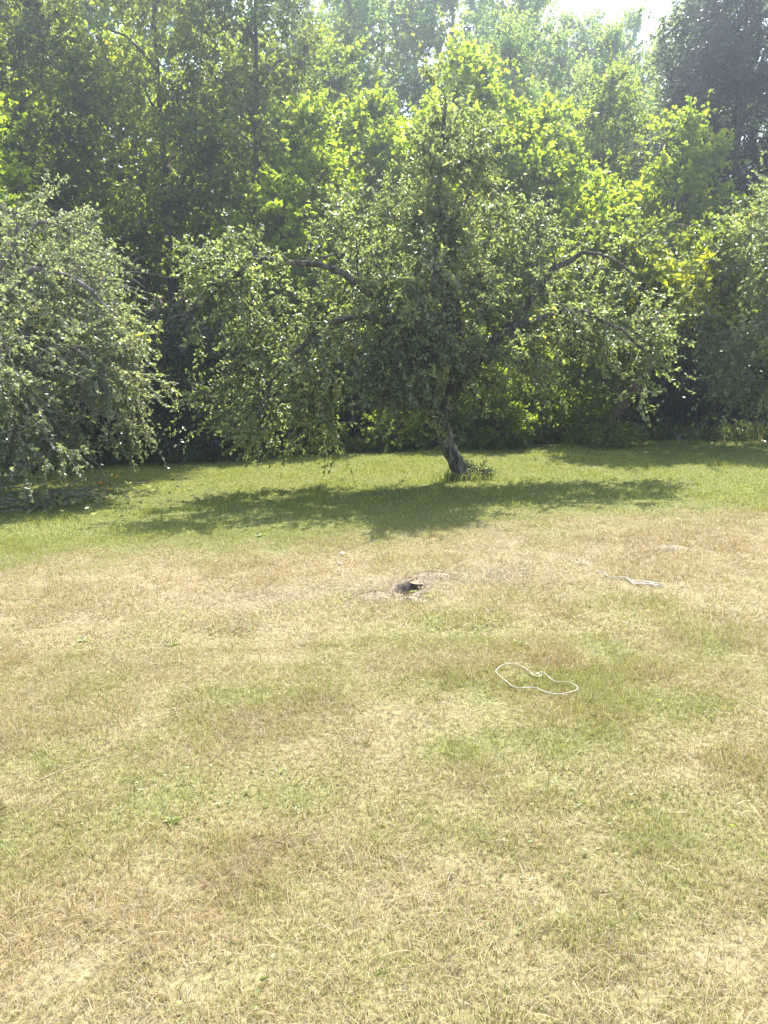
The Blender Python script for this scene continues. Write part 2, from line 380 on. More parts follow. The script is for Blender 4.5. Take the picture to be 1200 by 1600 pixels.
tr = tree('apple', 5, apple_limbs, apple_ell, M['apple'], M['bark'], .056, .037, twigs=6, nleaf=15, tlen=.4, droop=.06, quads=True, twig_geo=True, gap=.68, limbtuft=1)
put_tree('apple_tree', tr, (1.07, 10.0), label='spreading apple tree with a leaning dark trunk in the middle of the lawn')

# --- drooping grey-green tree at the left edge
lw = [([(0, 0, -.1), (.1, 0, .8), (0, .1, 1.7), (.1, .1, 2.6)], .16, .08),
      ([(0, .05, 1.5), (.6, -.3, 2.6), (1.4, -.6, 3.1), (2.2, -.8, 2.6), (2.7, -.9, 1.6)], .08, .012),
      ([(0, .05, 1.7), (.5, -.9, 2.7), (1.0, -1.6, 2.6), (1.35, -1.9, 1.9), (1.5, -2.0, 1.4)], .06, .01),
      ([(.1, .1, 2.4), (.5, .2, 3.3), (1.0, .3, 3.8), (1.6, .3, 3.7)], .06, .012),
      ([(0, .05, 1.8), (-.7, -.4, 2.9), (-1.5, -.8, 3.2), (-2.3, -1, 2.4)], .07, .012),
      ([(.1, .1, 2.2), (-.3, .7, 3.2), (-.8, 1.2, 3.6)], .05, .012),
      ([(.3, -.6, 2.3), (.7, -1.5, 2.4), (1.0, -1.9, 1.7), (1.15, -2.1, .9)], .022, .005), ([(.5, -.6, 2.2), (1.1, -1.4, 2.2), (1.45, -1.8, 1.7), (1.7, -2.0, 1.1)], .02, .005), ([(.4, -.6, 2.0), (.9, -1.6, 1.9), (1.5, -2.0, 1.2), (2.1, -2.1, .8)], .018, .004)]
le = [((.3, 0, 3.2), (1.7, 1.5, .9), 120), ((1.5, -.6, 2.6), (1.2, 1.0, .9), 110), ((1.9, -.9, 1.6), (.9, .8, .9), 95), ((1.0, -1.4, 1.6), (.9, .8, .9), 90),
      ((1.2, -1.1, .95), (.9, .6, .45), 26), ((-1.5, -.4, 2.5), (1.4, 1.2, 1.0), 80), ((.6, .3, 1.6), (1.2, .9, .9), 60)]
tr = tree('left', 9, lw, le, M['grey'], M['twig'], .057, .038, twigs=6, nleaf=18, tlen=.45, droop=.2, twig_geo=True, gap=.66, bare=.1, rise=.3, limbtuft=2)
put_tree('drooping_tree', tr, (-5.95, 11.35), label='drooping grey-green tree with bare twigs at the left edge of the lawn')

# --- tree at the right edge
rw = [([(0, 0, -.1), (-.05, 0, .7), (.1, .1, 1.6), (.1, 0, 2.6), (0, 0, 3.6)], .14, .04),
      ([(0, .05, 1.3), (-.5, -.2, 2.2), (-1.1, -.3, 2.7), (-1.8, -.4, 2.4)], .07, .012),
      ([(0, .05, 1.2), (-.4, -.6, 1.9), (-.8, -1.1, 2.1), (-1.2, -1.4, 1.5)], .06, .012),
      ([(0, .05, 1.6), (.6, -.3, 2.5), (1.3, -.5, 2.8), (2.0, -.5, 2.2)], .06, .012),
      ([(.1, .1, 1.9), (.2, .7, 2.9), (.1, 1.1, 3.3)], .05, .012)]
re = [((0, 0, 3.0), (1.5, 1.3, 1.0), 130), ((-1.1, -.4, 2.2), (1.0, .9, .8), 90), ((-.9, -.9, 1.5), (.8, .7, .7), 50), ((.9, -.4, 2.0), (1.3, 1.0, 1.0), 90), ((0, 0, 3.9), (.8, .7, .5), 30), ((-.5, -.7, 1.05), (1.1, .5, .45), 34)]
tr = tree('right', 13, rw, re, M['apple'], M['bark'], .062, .042, twigs=6, nleaf=17, tlen=.4, droop=.2, gap=.58, rise=.3)
put_tree('apple_tree', tr, (6.75, 12.7), label='rounded grey-green tree over deep shade at the right edge of the lawn')

# --- leaning tree with yellowing leaves behind the apple tree
yw = [([(0, 0, -.1), (.35, .05, .55), (.75, .1, 1.15), (1.0, .1, 1.8), (1.15, .1, 2.5)], .13, .06),
      ([(.8, .1, 1.2), (1.3, -.2, 1.9), (1.7, -.5, 2.3), (2.0, -.6, 2.4)], .05, .01),
      ([(.9, .1, 1.6), (.5, .1, 2.5), (.1, 0, 3.1), (-.4, 0, 3.3)], .05, .01),
      ([(1.1, .1, 2.2), (1.3, .3, 3.0), (1.4, .4, 3.6)], .04, .01)]
ye = [((.9, .1, 2.9), (1.4, 1.1, .8), 110), ((1.15, -.5, 2.4), (.8, .5, .55), 60), ((.2, 0, 2.7), (.9, .8, .7), 60), ((-.2, -.2, 1.7), (.8, .6, .6), 35)]
def yt(rs, B, t):
    d = np.exp(-(((B[:, 0] - 1.15) / .6)**2 + ((B[:, 2] - 2.5) / .5)**2))
    return np.clip(t * .5 + (rs.random(len(t)) < d) * (.3 + .35 * rs.random(len(t))), 0, 1)
tr = tree('yellow', 17, yw, ye, M['yellow'], M['bark_red'], .098, .08, twigs=5, nleaf=13, tlen=.38, droop=.2, gap=.42, tint_fn=yt)
put_tree('leaning_tree', tr, (3.6, 13.2), label='leaning tree with a reddish trunk and a patch of yellow leaves')

# --- background woods: a few kinds, each built once per shape and copied
def upright(seed, H, rc, stems=1, nt=260, low=.25, leaf='maple', llen=.1, lwid=.085, r0=.1, tw=5, nl=16, tlen=.5, droop=.12, gap=.58, sharp=1.0, bark='bark', cone=False):
    rs = np.random.default_rng(seed)
    lean = rs.normal(size=2) * .04 * H
    tr_ = [(0, 0, -.2)] + [(lean[0] * u + rs.normal() * .06, lean[1] * u + rs.normal() * .06, H * u) for u in (.2, .4, .6, .8, .96)]
    limbs = [(tr_, r0, .018)]
    for k in range(7 + stems * 2):
        a = k * 2.4 + rs.random(); u = low + (.9 - low) * (k + .5) / (7 + stems * 2)
        l = rc * (1.0 - .45 * u) * (.7 + .4 * rs.random()); z0 = H * u * .9
        b0 = np.array([lean[0] * u * .9, lean[1] * u * .9, z0]); dv = np.array([math.cos(a), math.sin(a), 0])
        limbs.append(([b0, b0 + dv * l * .4 + (0, 0, l * (.05 if cone else .4)), b0 + dv * l * .85 + (0, 0, l * (-.05 if cone else .6))], r0 * .4, .012))
    ell = []
    nb = 9
    for k in range(nb):
        u = low + (1.0 - low) * (k + .5) / nb
        prof = (1.12 - u)**.9 * 1.1 if cone else math.sin(PI * min(1, .18 + .82 * (u - low) / (1 - low)))**.7
        r = rc * prof
        a = rs.random() * 6.3; off = r * .3
        ell.append(((lean[0] * u + math.cos(a) * off, lean[1] * u + math.sin(a) * off, H * u), (max(.3, r * .85), max(.3, r * .85), H * (1 - low) / nb * .85), int(nt / nb * (.4 + prof))))
    return tree('wood', seed, limbs, ell, M[leaf], M[bark], llen, lwid, twigs=tw, nleaf=nl, tlen=tlen, droop=droop, gap=gap, shell=.35, rise=.15, fq=.6)
maple_a = upright(21, 6.4, 1.6, leaf='maple', nt=260)
maple_b = upright(22, 6.0, 1.5, leaf='maple', nt=260)
tall_a = upright(31, 13.5, 2.5, leaf='dark', nt=520, gap=.62, low=.22, r0=.17, llen=.105, lwid=.075, nl=16, tlen=.6)
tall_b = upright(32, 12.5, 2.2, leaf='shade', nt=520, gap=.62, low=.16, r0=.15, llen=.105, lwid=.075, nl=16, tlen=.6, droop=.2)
conif = upright(41, 11.0, 2.0, leaf='conifer', nt=620, low=.04, r0=.16, llen=.13, lwid=.055, nl=18, tlen=.6, droop=.35, gap=.4)
far_a = upright(51, 10.0, 2.3, leaf='far', nt=300, low=.12, r0=.13, llen=.14, lwid=.07, nl=18, tlen=.7, droop=-.35)
far_b = upright(52, 11.0, 2.0, leaf='far', nt=300, low=.12, r0=.13, llen=.14, lwid=.07, nl=18, tlen=.7, droop=-.35)
mid_a = upright(61, 8.0, 2.2, leaf='shrub', nt=320, low=.12, r0=.12, llen=.105, lwid=.08, nl=16, tlen=.55)

GW = 'trees of the wood on the bank'
WOOD = [
 # meshes, x, y, rz, scale, name, label
 (maple_a, -1.5, 16.8, .3, 1.0, 'maple_tree', 'bright yellow-green sapling lit from behind, left of the apple tree crown'),
 (maple_b, 1.75, 18.3, 1.2, 1.14, 'maple_tree', 'bright sapling with orange-tinged tips directly behind the apple tree top'),
 (maple_a, 4.0, 18.4, 2.1, .95, 'maple_tree', 'yellow-green sapling behind the right half of the apple tree'),
 (maple_b, -.3, 19.0, 4.0, 1.06, 'maple_tree', 'pale green sapling between the two brightest saplings'),
 (maple_a, 6.3, 18.4, 5.0, .92, 'maple_tree', 'low green tree above the patch of yellow leaves'),
 (maple_b, -3.3, 15.6, 2.6, .6, 'maple_tree', 'small green tree in front of the tall dark trunk on the left'),
 (maple_a, -6.9, 14.7, 1.1, .98, 'maple_tree', 'leafy green tree behind the drooping tree at the left edge'),
 (tall_a, -5.1, 19.3, .5, .86, 'tall_tree', 'tall dark tree whose straight trunk shows through the leaves on the left'),
 (tall_b, -8.4, 18.4, 2.0, 1.0, 'tall_tree', 'tall dark tree filling the upper left corner'),
 (tall_b, -2.9, 18.7, 4.4, .88, 'tall_tree', 'dark tree just right of the tall straight trunk'),
 (tall_a, -10.6, 21.0, 3.0, 1.0, 'tall_tree', 'dark tree farthest left beyond the drooping tree'),
 (conif, 9.1, 20.6, .4, 1.0, 'conifer_tree', 'tall dark conifer-shaped tree in the upper right corner'),
 (conif, 8.6, 23.4, 2.4, .8, 'conifer_tree', 'narrower dark tree left of the tall one in the upper right corner'),
 (conif, 11.6, 21.4, 4.4, 1.0, 'conifer_tree', 'dark tree cut by the right edge of the photo'),
 (mid_a, 7.4, 17.0, .9, .5, 'leafy_tree', 'mid green tree above the rounded tree at the right edge'),
 (mid_a, -1.6, 22.6, 3.1, 1.0, 'leafy_tree', 'tall pale green tree left of centre below the small gap of sky'),
 (mid_a, 2.4, 21.5, 4.9, .95, 'leafy_tree', 'mid green tree rising behind the bright saplings'),
 (mid_a, 5.6, 21.8, 1.9, .85, 'leafy_tree', 'mid green tree left of the dark trees on the right'),
 (far_a, 6.0, 35.0, .2, .93, 'far_tree', 'hazy feathery tree under the left end of the white sky'),
 (far_b, 9.0, 36.0, 1.7, .86, 'far_tree', 'hazy feathery tree under the middle of the white sky'),
 (far_a, 12.2, 35.0, 3.3, .95, 'far_tree', 'hazy feathery tree under the right end of the white sky'),
 (far_b, 2.4, 31.0, 4.6, 1.25, 'far_tree', 'hazy bluish tree at the top centre, left of the white sky'),
 (far_a, .2, 32.0, 5.6, 1.36, 'far_tree', 'hazy bluish tree at the top just right of the small gap of sky'),
 (far_b, -3.6, 31.0, 2.9, 1.3, 'far_tree', 'hazy tree left of the small gap of sky'),
 (far_a, 4.6, 30.0, 1.2, 1.08, 'far_tree', 'feathery pale tree left of the white sky, below its corner'),
 (far_a, 14.9, 34.0, .9, 1.3, 'far_tree', 'hazy tree behind the dark trees on the right'),
 (far_b, -6.4, 29.0, 4.1, 1.35, 'far_tree', 'far tree glimpsed right of the tall straight trunk'),
 (far_a, -9.2, 28.0, .4, 1.35, 'far_tree', 'far tree glimpsed left of the tall straight trunk'),
 (far_b, 17.5, 30.0, 3.9, 1.2, 'far_tree', 'far tree behind the right edge of the wood'),
 (far_b, -12.2, 27.0, 2.4, 1.35, 'far_tree', 'far tree behind the upper left corner trees'),
 (far_a, -15.2, 27.0, 1.9, 1.3, 'far_tree', 'far tree behind the left edge of the wood'),
 (far_a, 7.4, 27.0, 5.1, .8, 'far_tree', 'pale green tree in front of the hazy trees below the white sky'),
 (far_b, 4.2, 26.0, .6, .78, 'far_tree', 'pale green tree above the right shoulder of the apple tree'),
 (far_b, 4.4, 36.5, 3.1, 1.25, 'far_tree', 'palest hazy tree at the left corner of the white sky'),
 (far_a, 10.6, 35.6, 5.3, .93, 'far_tree', 'hazy tree between the middle and the right end of the white sky'),
 (far_a, 7.5, 35.4, 2.2, .9, 'far_tree', 'hazy tree between the left end and the middle of the white sky'),
 (far_a, -1.0, 27.0, 3.7, 1.0, 'far_tree', 'pale tree above the bright saplings left of centre'),
 (far_b, 9.6, 28.5, 2.2, .76, 'far_tree', 'pale green tree beside the dark trees on the right'),
 (maple_a, -7.0, 22.5, 3.6, 1.25, 'maple_tree', 'sunlit yellow-green tree glowing behind the tall straight trunk'),
 (maple_b, -9.8, 23.6, .8, 1.35, 'maple_tree', 'sunlit yellow-green tree glowing behind the upper left corner trees'),
 (maple_a, -4.4, 23.2, 5.4, 1.3, 'maple_tree', 'sunlit yellow-green tree behind the dark trees left of centre'),
 (mid_a, -5.9, 16.2, 4.4, .55, 'leafy_tree', 'dark leafy sapling below the tall straight trunk'),
 (mid_a, -9.4, 15.6, 2.2, .8, 'leafy_tree', 'mid green tree rising above the drooping tree at the left edge'),
]
for ms, x, y, rz, sc, nm, lb in WOOD:
    put_tree(nm, ms, (x, y), rz, sc, lb, 'tree', GW)

# --- shrubs along the edge of the lawn
def shrub(seed, H, rc, leaf, nt=120, llen=.08, lwid=.055, nl=13, quads=False):
    rs = np.random.default_rng(seed); limbs = []
    for k in range(6):
        a = k * 1.05 + rs.random(); l = rc * (.4 + .5 * rs.random())
        limbs.append(([(0, 0, -.1), (math.cos(a) * l * .3, math.sin(a) * l * .3, H * .4), (math.cos(a) * l, math.sin(a) * l, H * (.75 + .2 * rs.random()))], .03, .008))
    ell = [((0, 0, H * .55), (rc, rc * .85, H * .5), int(nt * .65)), ((rs.normal() * .3, rs.normal() * .2, H * .25), (rc * 1.05, rc * .9, H * .28), int(nt * .35)),
           ((rs.normal() * .4, 0, H * .85), (rc * .5, rc * .45, H * .25), int(nt * .25))]
    return tree('shrub', seed, limbs, ell, M[leaf], M['bark'], llen, lwid, twigs=5, nleaf=nl, tlen=.32, droop=.1, gap=.4, shell=.3)
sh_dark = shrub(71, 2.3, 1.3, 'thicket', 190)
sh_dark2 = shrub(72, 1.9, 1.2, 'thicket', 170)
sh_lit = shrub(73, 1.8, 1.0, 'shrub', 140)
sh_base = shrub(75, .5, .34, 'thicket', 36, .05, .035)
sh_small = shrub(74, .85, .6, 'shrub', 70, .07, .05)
GS = 'shrubs along the edge of the lawn'
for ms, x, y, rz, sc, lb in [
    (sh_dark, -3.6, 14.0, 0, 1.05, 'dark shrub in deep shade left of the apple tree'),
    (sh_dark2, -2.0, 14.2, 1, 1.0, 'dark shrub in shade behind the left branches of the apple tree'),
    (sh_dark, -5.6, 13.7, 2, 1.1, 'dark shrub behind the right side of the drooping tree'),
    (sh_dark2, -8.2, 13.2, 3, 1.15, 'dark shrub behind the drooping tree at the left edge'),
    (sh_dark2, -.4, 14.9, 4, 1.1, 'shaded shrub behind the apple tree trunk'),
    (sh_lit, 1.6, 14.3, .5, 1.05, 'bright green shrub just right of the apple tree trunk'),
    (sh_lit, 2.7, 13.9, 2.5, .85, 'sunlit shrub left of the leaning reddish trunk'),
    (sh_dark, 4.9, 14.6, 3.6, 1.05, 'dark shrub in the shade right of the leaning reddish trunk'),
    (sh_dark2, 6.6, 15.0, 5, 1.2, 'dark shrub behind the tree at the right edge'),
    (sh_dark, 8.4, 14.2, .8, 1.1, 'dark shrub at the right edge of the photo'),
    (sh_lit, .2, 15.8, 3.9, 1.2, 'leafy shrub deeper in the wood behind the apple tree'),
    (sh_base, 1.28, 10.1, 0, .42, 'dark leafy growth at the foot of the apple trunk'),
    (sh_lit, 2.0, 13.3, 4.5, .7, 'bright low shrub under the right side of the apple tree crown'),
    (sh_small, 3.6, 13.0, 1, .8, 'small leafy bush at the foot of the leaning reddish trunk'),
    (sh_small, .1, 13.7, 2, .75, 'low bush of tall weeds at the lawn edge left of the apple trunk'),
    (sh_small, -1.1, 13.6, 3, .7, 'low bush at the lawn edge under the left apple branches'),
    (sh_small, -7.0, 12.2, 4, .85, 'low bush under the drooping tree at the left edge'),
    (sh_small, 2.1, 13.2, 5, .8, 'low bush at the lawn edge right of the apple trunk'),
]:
    put_tree('shrub', ms, (x, y), rz, sc, lb, 'shrub', GS)

# --- undergrowth over the bank (one mass)
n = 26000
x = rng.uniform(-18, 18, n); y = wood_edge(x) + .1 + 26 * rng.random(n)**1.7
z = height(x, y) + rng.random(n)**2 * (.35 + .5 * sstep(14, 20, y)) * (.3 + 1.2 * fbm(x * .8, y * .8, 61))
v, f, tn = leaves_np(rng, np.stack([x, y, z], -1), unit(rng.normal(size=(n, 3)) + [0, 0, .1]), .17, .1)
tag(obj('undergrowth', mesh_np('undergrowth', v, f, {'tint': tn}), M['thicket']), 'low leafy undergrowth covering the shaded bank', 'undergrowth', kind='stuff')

# ------------------------------------------------------------------ grass
STRAW = np.array([.37, .293, .158]); PALE = np.array([.42, .355, .235]); TAN = np.array([.33, .23, .115]); GREY = np.array([.32, .28, .2])
GREEN = np.array([.18, .215, .055]); YGREEN = np.array([.35, .37, .08]); OLIVE = np.array([.29, .265, .095]); THATCH = np.array([.38, .315, .24])
def blades(rs, n, y0, y1, wfun, seg, hgt, wid, lie, inner=None):
    """n blades, density even over the strip y0..y1; lie = share lying flat"""
    y = rs.uniform(y0, y1, n); x = rs.uniform(-1, 1, n) * wfun(y)
    keep = rs.random(n) < wfun(y) / wfun(np.array([y1]))[0]
    x = x[keep]; y = y[keep]
    if inner is not None: o_ = np.abs(x) > inner(y); x = x[o_]; y = y[o_]
    bare = sstep(.36, .27, fbm(x * 4.5, y * 4.5, 123, 3)) * (y < 7) * .55
    k = (hole_d(x, y) > .84 + .2 * rs.random(len(x))) & (rs.random(len(x)) > bare) & (rs.random(len(x)) > woodmask(x, y) * .9); x = x[k]; y = y[k]; n = len(x)
    dry = dryness(x, y); dr = np.clip(dry + .42 * (rs.random(n) - .5), 0, 1)
    clump = fbm(x * 6, y * 6, 77, 2); tuft = fbm(x * 2.2, y * 2.2, 91, 2)
    tan = sstep(.45, .7, fbm(x * .9 + 9, y * .9, 53, 3))
    isdry = rs.random(n) < sstep(.12, .75, dr)
    a = rs.random((n, 1))
    cd = STRAW * (1 - a) + PALE * a
    tn_ = (rs.random((n, 1)) < (.15 + .5 * tan)[:, None]); cd = np.where(tn_, TAN * (.8 + .5 * a), cd)
    cd = np.where(rs.random((n, 1)) < .12, GREY, cd)
    cd = np.where(rs.random((n, 1)) < .3, OLIVE * (.9 + .4 * a), cd)
    trk = np.exp(-((y - 5.28 - .17 * x - .3 * (fbm(x * 1.7, y * 1.7, 66) - .5)) / .2)**2) * sstep(-1.6, -.8, x) * (1 - sstep(.9, 1.4, x))
    cd = np.where(rs.random((n, 1)) < .75 * trk[:, None], THATCH * (.85 + .3 * a), cd)
    far = sstep(6.5, 9, y)[:, None]
    b = np.clip(rs.random((n, 1)) * .75 + .3 * (tuft[:, None] - .2) + .22 * far, 0, 1)
    cg = GREEN * (1 - b) + YGREEN * b
    cg = np.where(rs.random((n, 1)) < .4 * (1 - far), OLIVE, cg)
    col = np.where(isdry[:, None], cd, cg) * (.82 + .36 * rs.random((n, 1)))
    lying = rs.random(n) < np.where(isdry, lie, lie * .35)
    ln = hgt * (.5 + rs.random(n)) * (.4 + .75 * clump + .6 * sstep(.5, .75, tuft)) * np.where(lying, 1.2, 1)
    th = rs.uniform(0, 2 * PI, n)
    # blades combed by tufts
    th = th + 2.2 * (tuft - .5) * 4
    el = np.where(lying, R(4) + R(22) * rs.random(n), R(38) + R(48) * rs.random(n))
    d = np.stack([np.cos(th) * np.cos(el), np.sin(th) * np.cos(el), np.sin(el)], -1)
    sd = np.stack([-np.sin(th), np.cos(th), np.zeros(n)], -1)
    sd = unit(sd + rs.normal(size=(n, 3)) * .35)
    B = np.stack([x, y, height(x, y) + np.where(lying, .004 + .02 * rs.random(n) * clump, -.003)], -1)
    wv = (wid * (.6 + .8 * rs.random(n)))[:, None] * sd; l = ln[:, None]
    bend = np.where(lying, .12, .35)[:, None] * l * np.array([0, 0, -1.])
    if seg == 2:
        mid = B + d * l * .55 + bend * .15
        v = np.stack([B - wv * .5, B + wv * .5, mid + wv * .42, mid - wv * .42, B + d * l + bend], 1).reshape(-1, 3)
        i = np.arange(n)[:, None] * 5
        f = [i + np.array([0, 1, 2, 3]), i + np.array([3, 2, 4])]; kk = 5
    else:
        v = np.stack([B - wv * .5, B + wv * .5, B + d * l + bend * .5], 1).reshape(-1, 3)
        i = np.arange(n)[:, None] * 3; f = [i + np.array([0, 1, 2])]; kk = 3
    return v, f, np.repeat(col, kk, 0)
half = lambda y: .62 * np.asarray(y) + .7
def grass_obj(name, label, *a):
    v, f, c = blades(*a)
    me = mesh_np(name, v, f, {'col': c}); 
    tag(obj(name, me, M['grass']), label, 'grass', kind='stuff')
    return len(v)
strips = [(1.0, 2.4, 180000, 2, .05, .0017, .16), (2.4, 4.2, 260000, 1, .042, .0028, .17), (4.2, 7.4, 300000, 1, .037, .0046, .24), (7.4, 14.2, 300000, 1, .04, .010, .12)]
allv, allq, allt, allc, off = [], [], [], [], 0
for (y0, y1, n, seg, h, wd, lie) in strips:
    v, f, c = blades(rng, n, y0, y1, half, seg, h, wd, lie)
    allv.append(v); allc.append(c)
    for g in f: (allq if g.shape[1] == 4 else allt).append(g + off)
    off += len(v)
for y0, y1, n in ((.2, 3.0, 90000), (3.0, 7.4, 70000), (7.4, 14.2, 40000)):   # sparser margin beside the view
    v, f, c = blades(rng, n, y0, y1, lambda y: half(y) + 1.6, 1, .042, .006, .2, half)
    allv.append(v); allc.append(c); allt.append(f[0] + off); off += len(v)
me = mesh_np('grass', np.concatenate(allv), [np.concatenate(allq), np.concatenate(allt)], {'col': np.concatenate(allc)})
tag(obj('grass', me, M['grass']), 'short lawn grass, dry and straw-coloured near, green towards the trees', 'grass', kind='stuff')

# taller unmown grass along the foot of the wood and round the apple trunk
n = 9000; rs = np.random.default_rng(91)
x = rs.uniform(-9, 9, n); y = wood_edge(x) + .15 + .45 * np.abs(rs.normal(size=n)); k0 = 500
x[:k0] = 1.1 + rs.normal(size=k0) * .2; y[:k0] = 10.0 + rs.normal(size=k0) * .14
l = (.12 + .25 * rs.random(n)) * (.4 + fbm(x * 1.5, y * 1.5, 15) * 1.2); l[:k0] *= .55
a = rs.uniform(0, 2 * PI, n); el = R(50) + R(38) * rs.random(n)
B = np.stack([x, y, height(x, y)], -1); D = np.stack([np.cos(a) * np.cos(el), np.sin(a) * np.cos(el), np.sin(el)], -1); sd = np.stack([-np.sin(a), np.cos(a), 0 * a], -1) * .004
mid = B + D * (l * .6)[:, None]; tip = B + D * l[:, None] + np.stack([np.cos(a), np.sin(a), -1 + 0 * a], -1) * (l * .18)[:, None]
v = np.stack([B - sd, B + sd, mid + sd, mid - sd, tip], 1).reshape(-1, 3); i = np.arange(n)[:, None] * 5
cc = np.repeat((GREEN + (YGREEN - GREEN) * rs.random((n, 1))) * (.7 + .4 * rs.random((n, 1))), 5, 0)
tag(obj('tall_grass', mesh_np('tall_grass', v, [i + np.array([0, 1, 2, 3]), i + np.array([3, 2, 4])], {'col': cc}), M['grass']), 'taller unmown grass along the foot of the wood', 'grass', kind='stuff')

# thin seed stalks standing above the lawn, and low clover in it
n = 5200; rs = np.random.default_rng(95)
y = 1.1 + 5.6 * rs.random(n)**.8; x = rs.uniform(-1, 1, n) * half(y); k = (fbm(x * 1.3, y * 1.3, 201) > .42) & (hole_d(x, y) > 1.2); x = x[k]; y = y[k]; n = len(x)
l = .05 + .085 * rs.random(n)**1.5; a = rs.uniform(0, 2 * PI, n) * .5 + 3 * vnoise(x * 1.1, y * 1.1, 7); el = R(15) + R(65) * rs.random(n)
t = np.linspace(0, 1, 5); D = np.stack([np.cos(a) * np.cos(el), np.sin(a) * np.cos(el), np.sin(el)], -1)
P = np.stack([x, y, height(x, y)], -1)[:, None] + D[:, None] * (l[:, None] * t)[..., None] + np.array([0, 0, -.35]) * (l[:, None] * t**2)[..., None]
sd = unit(np.stack([-np.sin(a), np.cos(a), .3 * rs.normal(size=n)], -1))[:, None] * (np.array([1, .9, .75, .6, .2]) * .0011)[None, :, None] * (.8 + .15 * y)[:, None, None]
v = np.stack([P - sd, P + sd], 2).reshape(-1, 3)
q = ((np.arange(n) * 10)[:, None, None] + (np.arange(4) * 2)[None, :, None] + np.array([0, 1, 3, 2])).reshape(-1, 4)
cc = np.where(rs.random((n, 1)) < .3, OLIVE, np.where(rs.random((n, 1)) < .3, TAN, PALE)) * (.8 + .4 * rs.random((n, 1)))
tag(obj('seed_stalks', mesh_np('seed_stalks', v, q, {'col': np.repeat(cc, 10, 0)}), M['grass']), 'thin dry grass stalks standing above the near lawn', 'grass', kind='stuff')
n = 5000; y = 1.1 + 6.5 * rs.random(n); x = rs.uniform(-1, 1, n) * half(y)
k = fbm(x * 2.3 + 5, y * 2.3, 301, 3) > .62; x = x[k]; y = y[k]; n = len(x)
B = np.stack([x, y, height(x, y) + .008 + .016 * rs.random(n)], -1); a = rs.uniform(0, 2 * PI, n)
D = np.stack([np.cos(a), np.sin(a), .25 + 0 * a], -1)
v, f, tn = leaves_np(rs, B, D, .017, .014, True, up=1.5)
tag(obj('clover', mesh_np('clover', v, f, {'tint': tn}), M['weed']), 'low clover leaves scattered in patches through the lawn', 'clover', kind='stuff')

# ------------------------------------------------------------------ burrow, soil, ropes, small things
# burrow: ragged bowl sunk in the lawn
na, nr_ = 40, 14
aa = np.linspace(0, 2 * PI, na, endpoint=False); us = np.linspace(0, 1.45, nr_)
A_, U_ = np.meshgrid(aa, us); wob = 1 + .28 * (vnoise(np.cos(A_) * 2.3 + 5, np.sin(A_) * 2.3 + 5, 3) - .5) * 2
by = HOLE[1] + np.sin(A_) * U_ * .19 * wob; bx = HOLE[0] + np.cos(A_) * U_ * .105 * wob + .35 * (by - HOLE[1])
bz = height(bx, by) - .15 * (1 - sstep(.35, 1.1, U_)) + .008 * np.exp(-((U_ - 1.15) / .13)**2) * (.5 + vnoise(A_ * 2, U_ * 6, 9)) + .004
bz = bz + .02 * (vnoise(bx * 40, by * 40, 8) - .5) - .02 * (U_ > 1.4)
vv = np.stack([bx, by, bz], -1).reshape(-1, 3)
i, j = np.meshgrid(np.arange(na), np.arange(nr_ - 1)); i = i.ravel(); j = j.ravel()
q = np.stack([j * na + i, j * na + (i + 1) % na, (j + 1) * na + (i + 1) % na, (j + 1) * na + i], -1)
tag(obj('burrow_hole', mesh_np('burrow_hole', vv, q, smooth=True), M['soil']), 'dark burrow hole dug into the dry lawn with a soil rim', 'hole')

def mound(name, x, y, rx, ry, h, mat, label, seed, crumbs=160, cat='soil'):
    rs = np.random.default_rng(seed); na, nr_ = 36, 12
    aa = np.linspace(0, 2 * PI, na, endpoint=False); us = np.linspace(0, 1, nr_)
    A_, U_ = np.meshgrid(aa, us); wb = 1 + .35 * (vnoise(np.cos(A_) * 2 + 7, np.sin(A_) * 2 + 7, seed) - .5) * 2
    bx = x + np.cos(A_) * U_ * rx * wb; by = y + np.sin(A_) * U_ * ry * wb
    bz = height(bx, by) + h * (1 - sstep(0, 1, U_)) + .35 * h * (vnoise(bx * 22, by * 22, seed) - .5) * (1 - U_) + .01 * (1 - U_) - .008
    e = empty(name, (x, y, hz0(x, y)))
    tag(e, label, cat)
    v = np.stack([bx, by, bz], -1).reshape(-1, 3) - np.array([x, y, hz0(x, y)])
    i, j = np.meshgrid(np.arange(na), np.arange(nr_ - 1)); i = i.ravel(); j = j.ravel()
    q = np.stack([j * na + i, j * na + (i + 1) % na, (j + 1) * na + (i + 1) % na, (j + 1) * na + i], -1)
    obj('heap', mesh_np('heap', v, q, smooth=True), mat, e)
    a = rs.uniform(0, 2 * PI, crumbs); u = rs.random(crumbs)**.6 * 1.2
    cx = x + np.cos(a) * u * rx; cyy = y + np.sin(a) * u * ry; s = .002 + .005 * rs.random(crumbs)**2
    cz = height(cx, cyy) + h * (1 - sstep(0, 1, u)) + s * .5 + .012 * (1 - np.clip(u, 0, 1))
    oc = np.array([[1, 0, 0], [-1, 0, 0], [0, 1, 0], [0, -1, 0], [0, 0, 1], [0, 0, -1.]])
    ov = oc[None] * (s[:, None, None] * (.6 + .6 * rs.random((crumbs, 6, 1)))) + np.stack([cx, cyy, cz], -1)[:, None]
    of = np.array([[0, 2, 4], [2, 1, 4], [1, 3, 4], [3, 0, 4], [2, 0, 5], [1, 2, 5], [3, 1, 5], [0, 3, 5]])
    fc = (np.arange(crumbs)[:, None, None] * 6 + of[None]).reshape(-1, 3)
    o = obj('crumbs', mesh_np('crumbs', ov.reshape(-1, 3) - np.array([x, y, hz0(x, y)]), fc), mat, e); o['kind'] = 'stuff'
mound('soil_heap', -.06, 5.04, .2, .15, .03, M['soil_red'], 'small heap of brown dug soil left of the burrow hole', 1, 420)
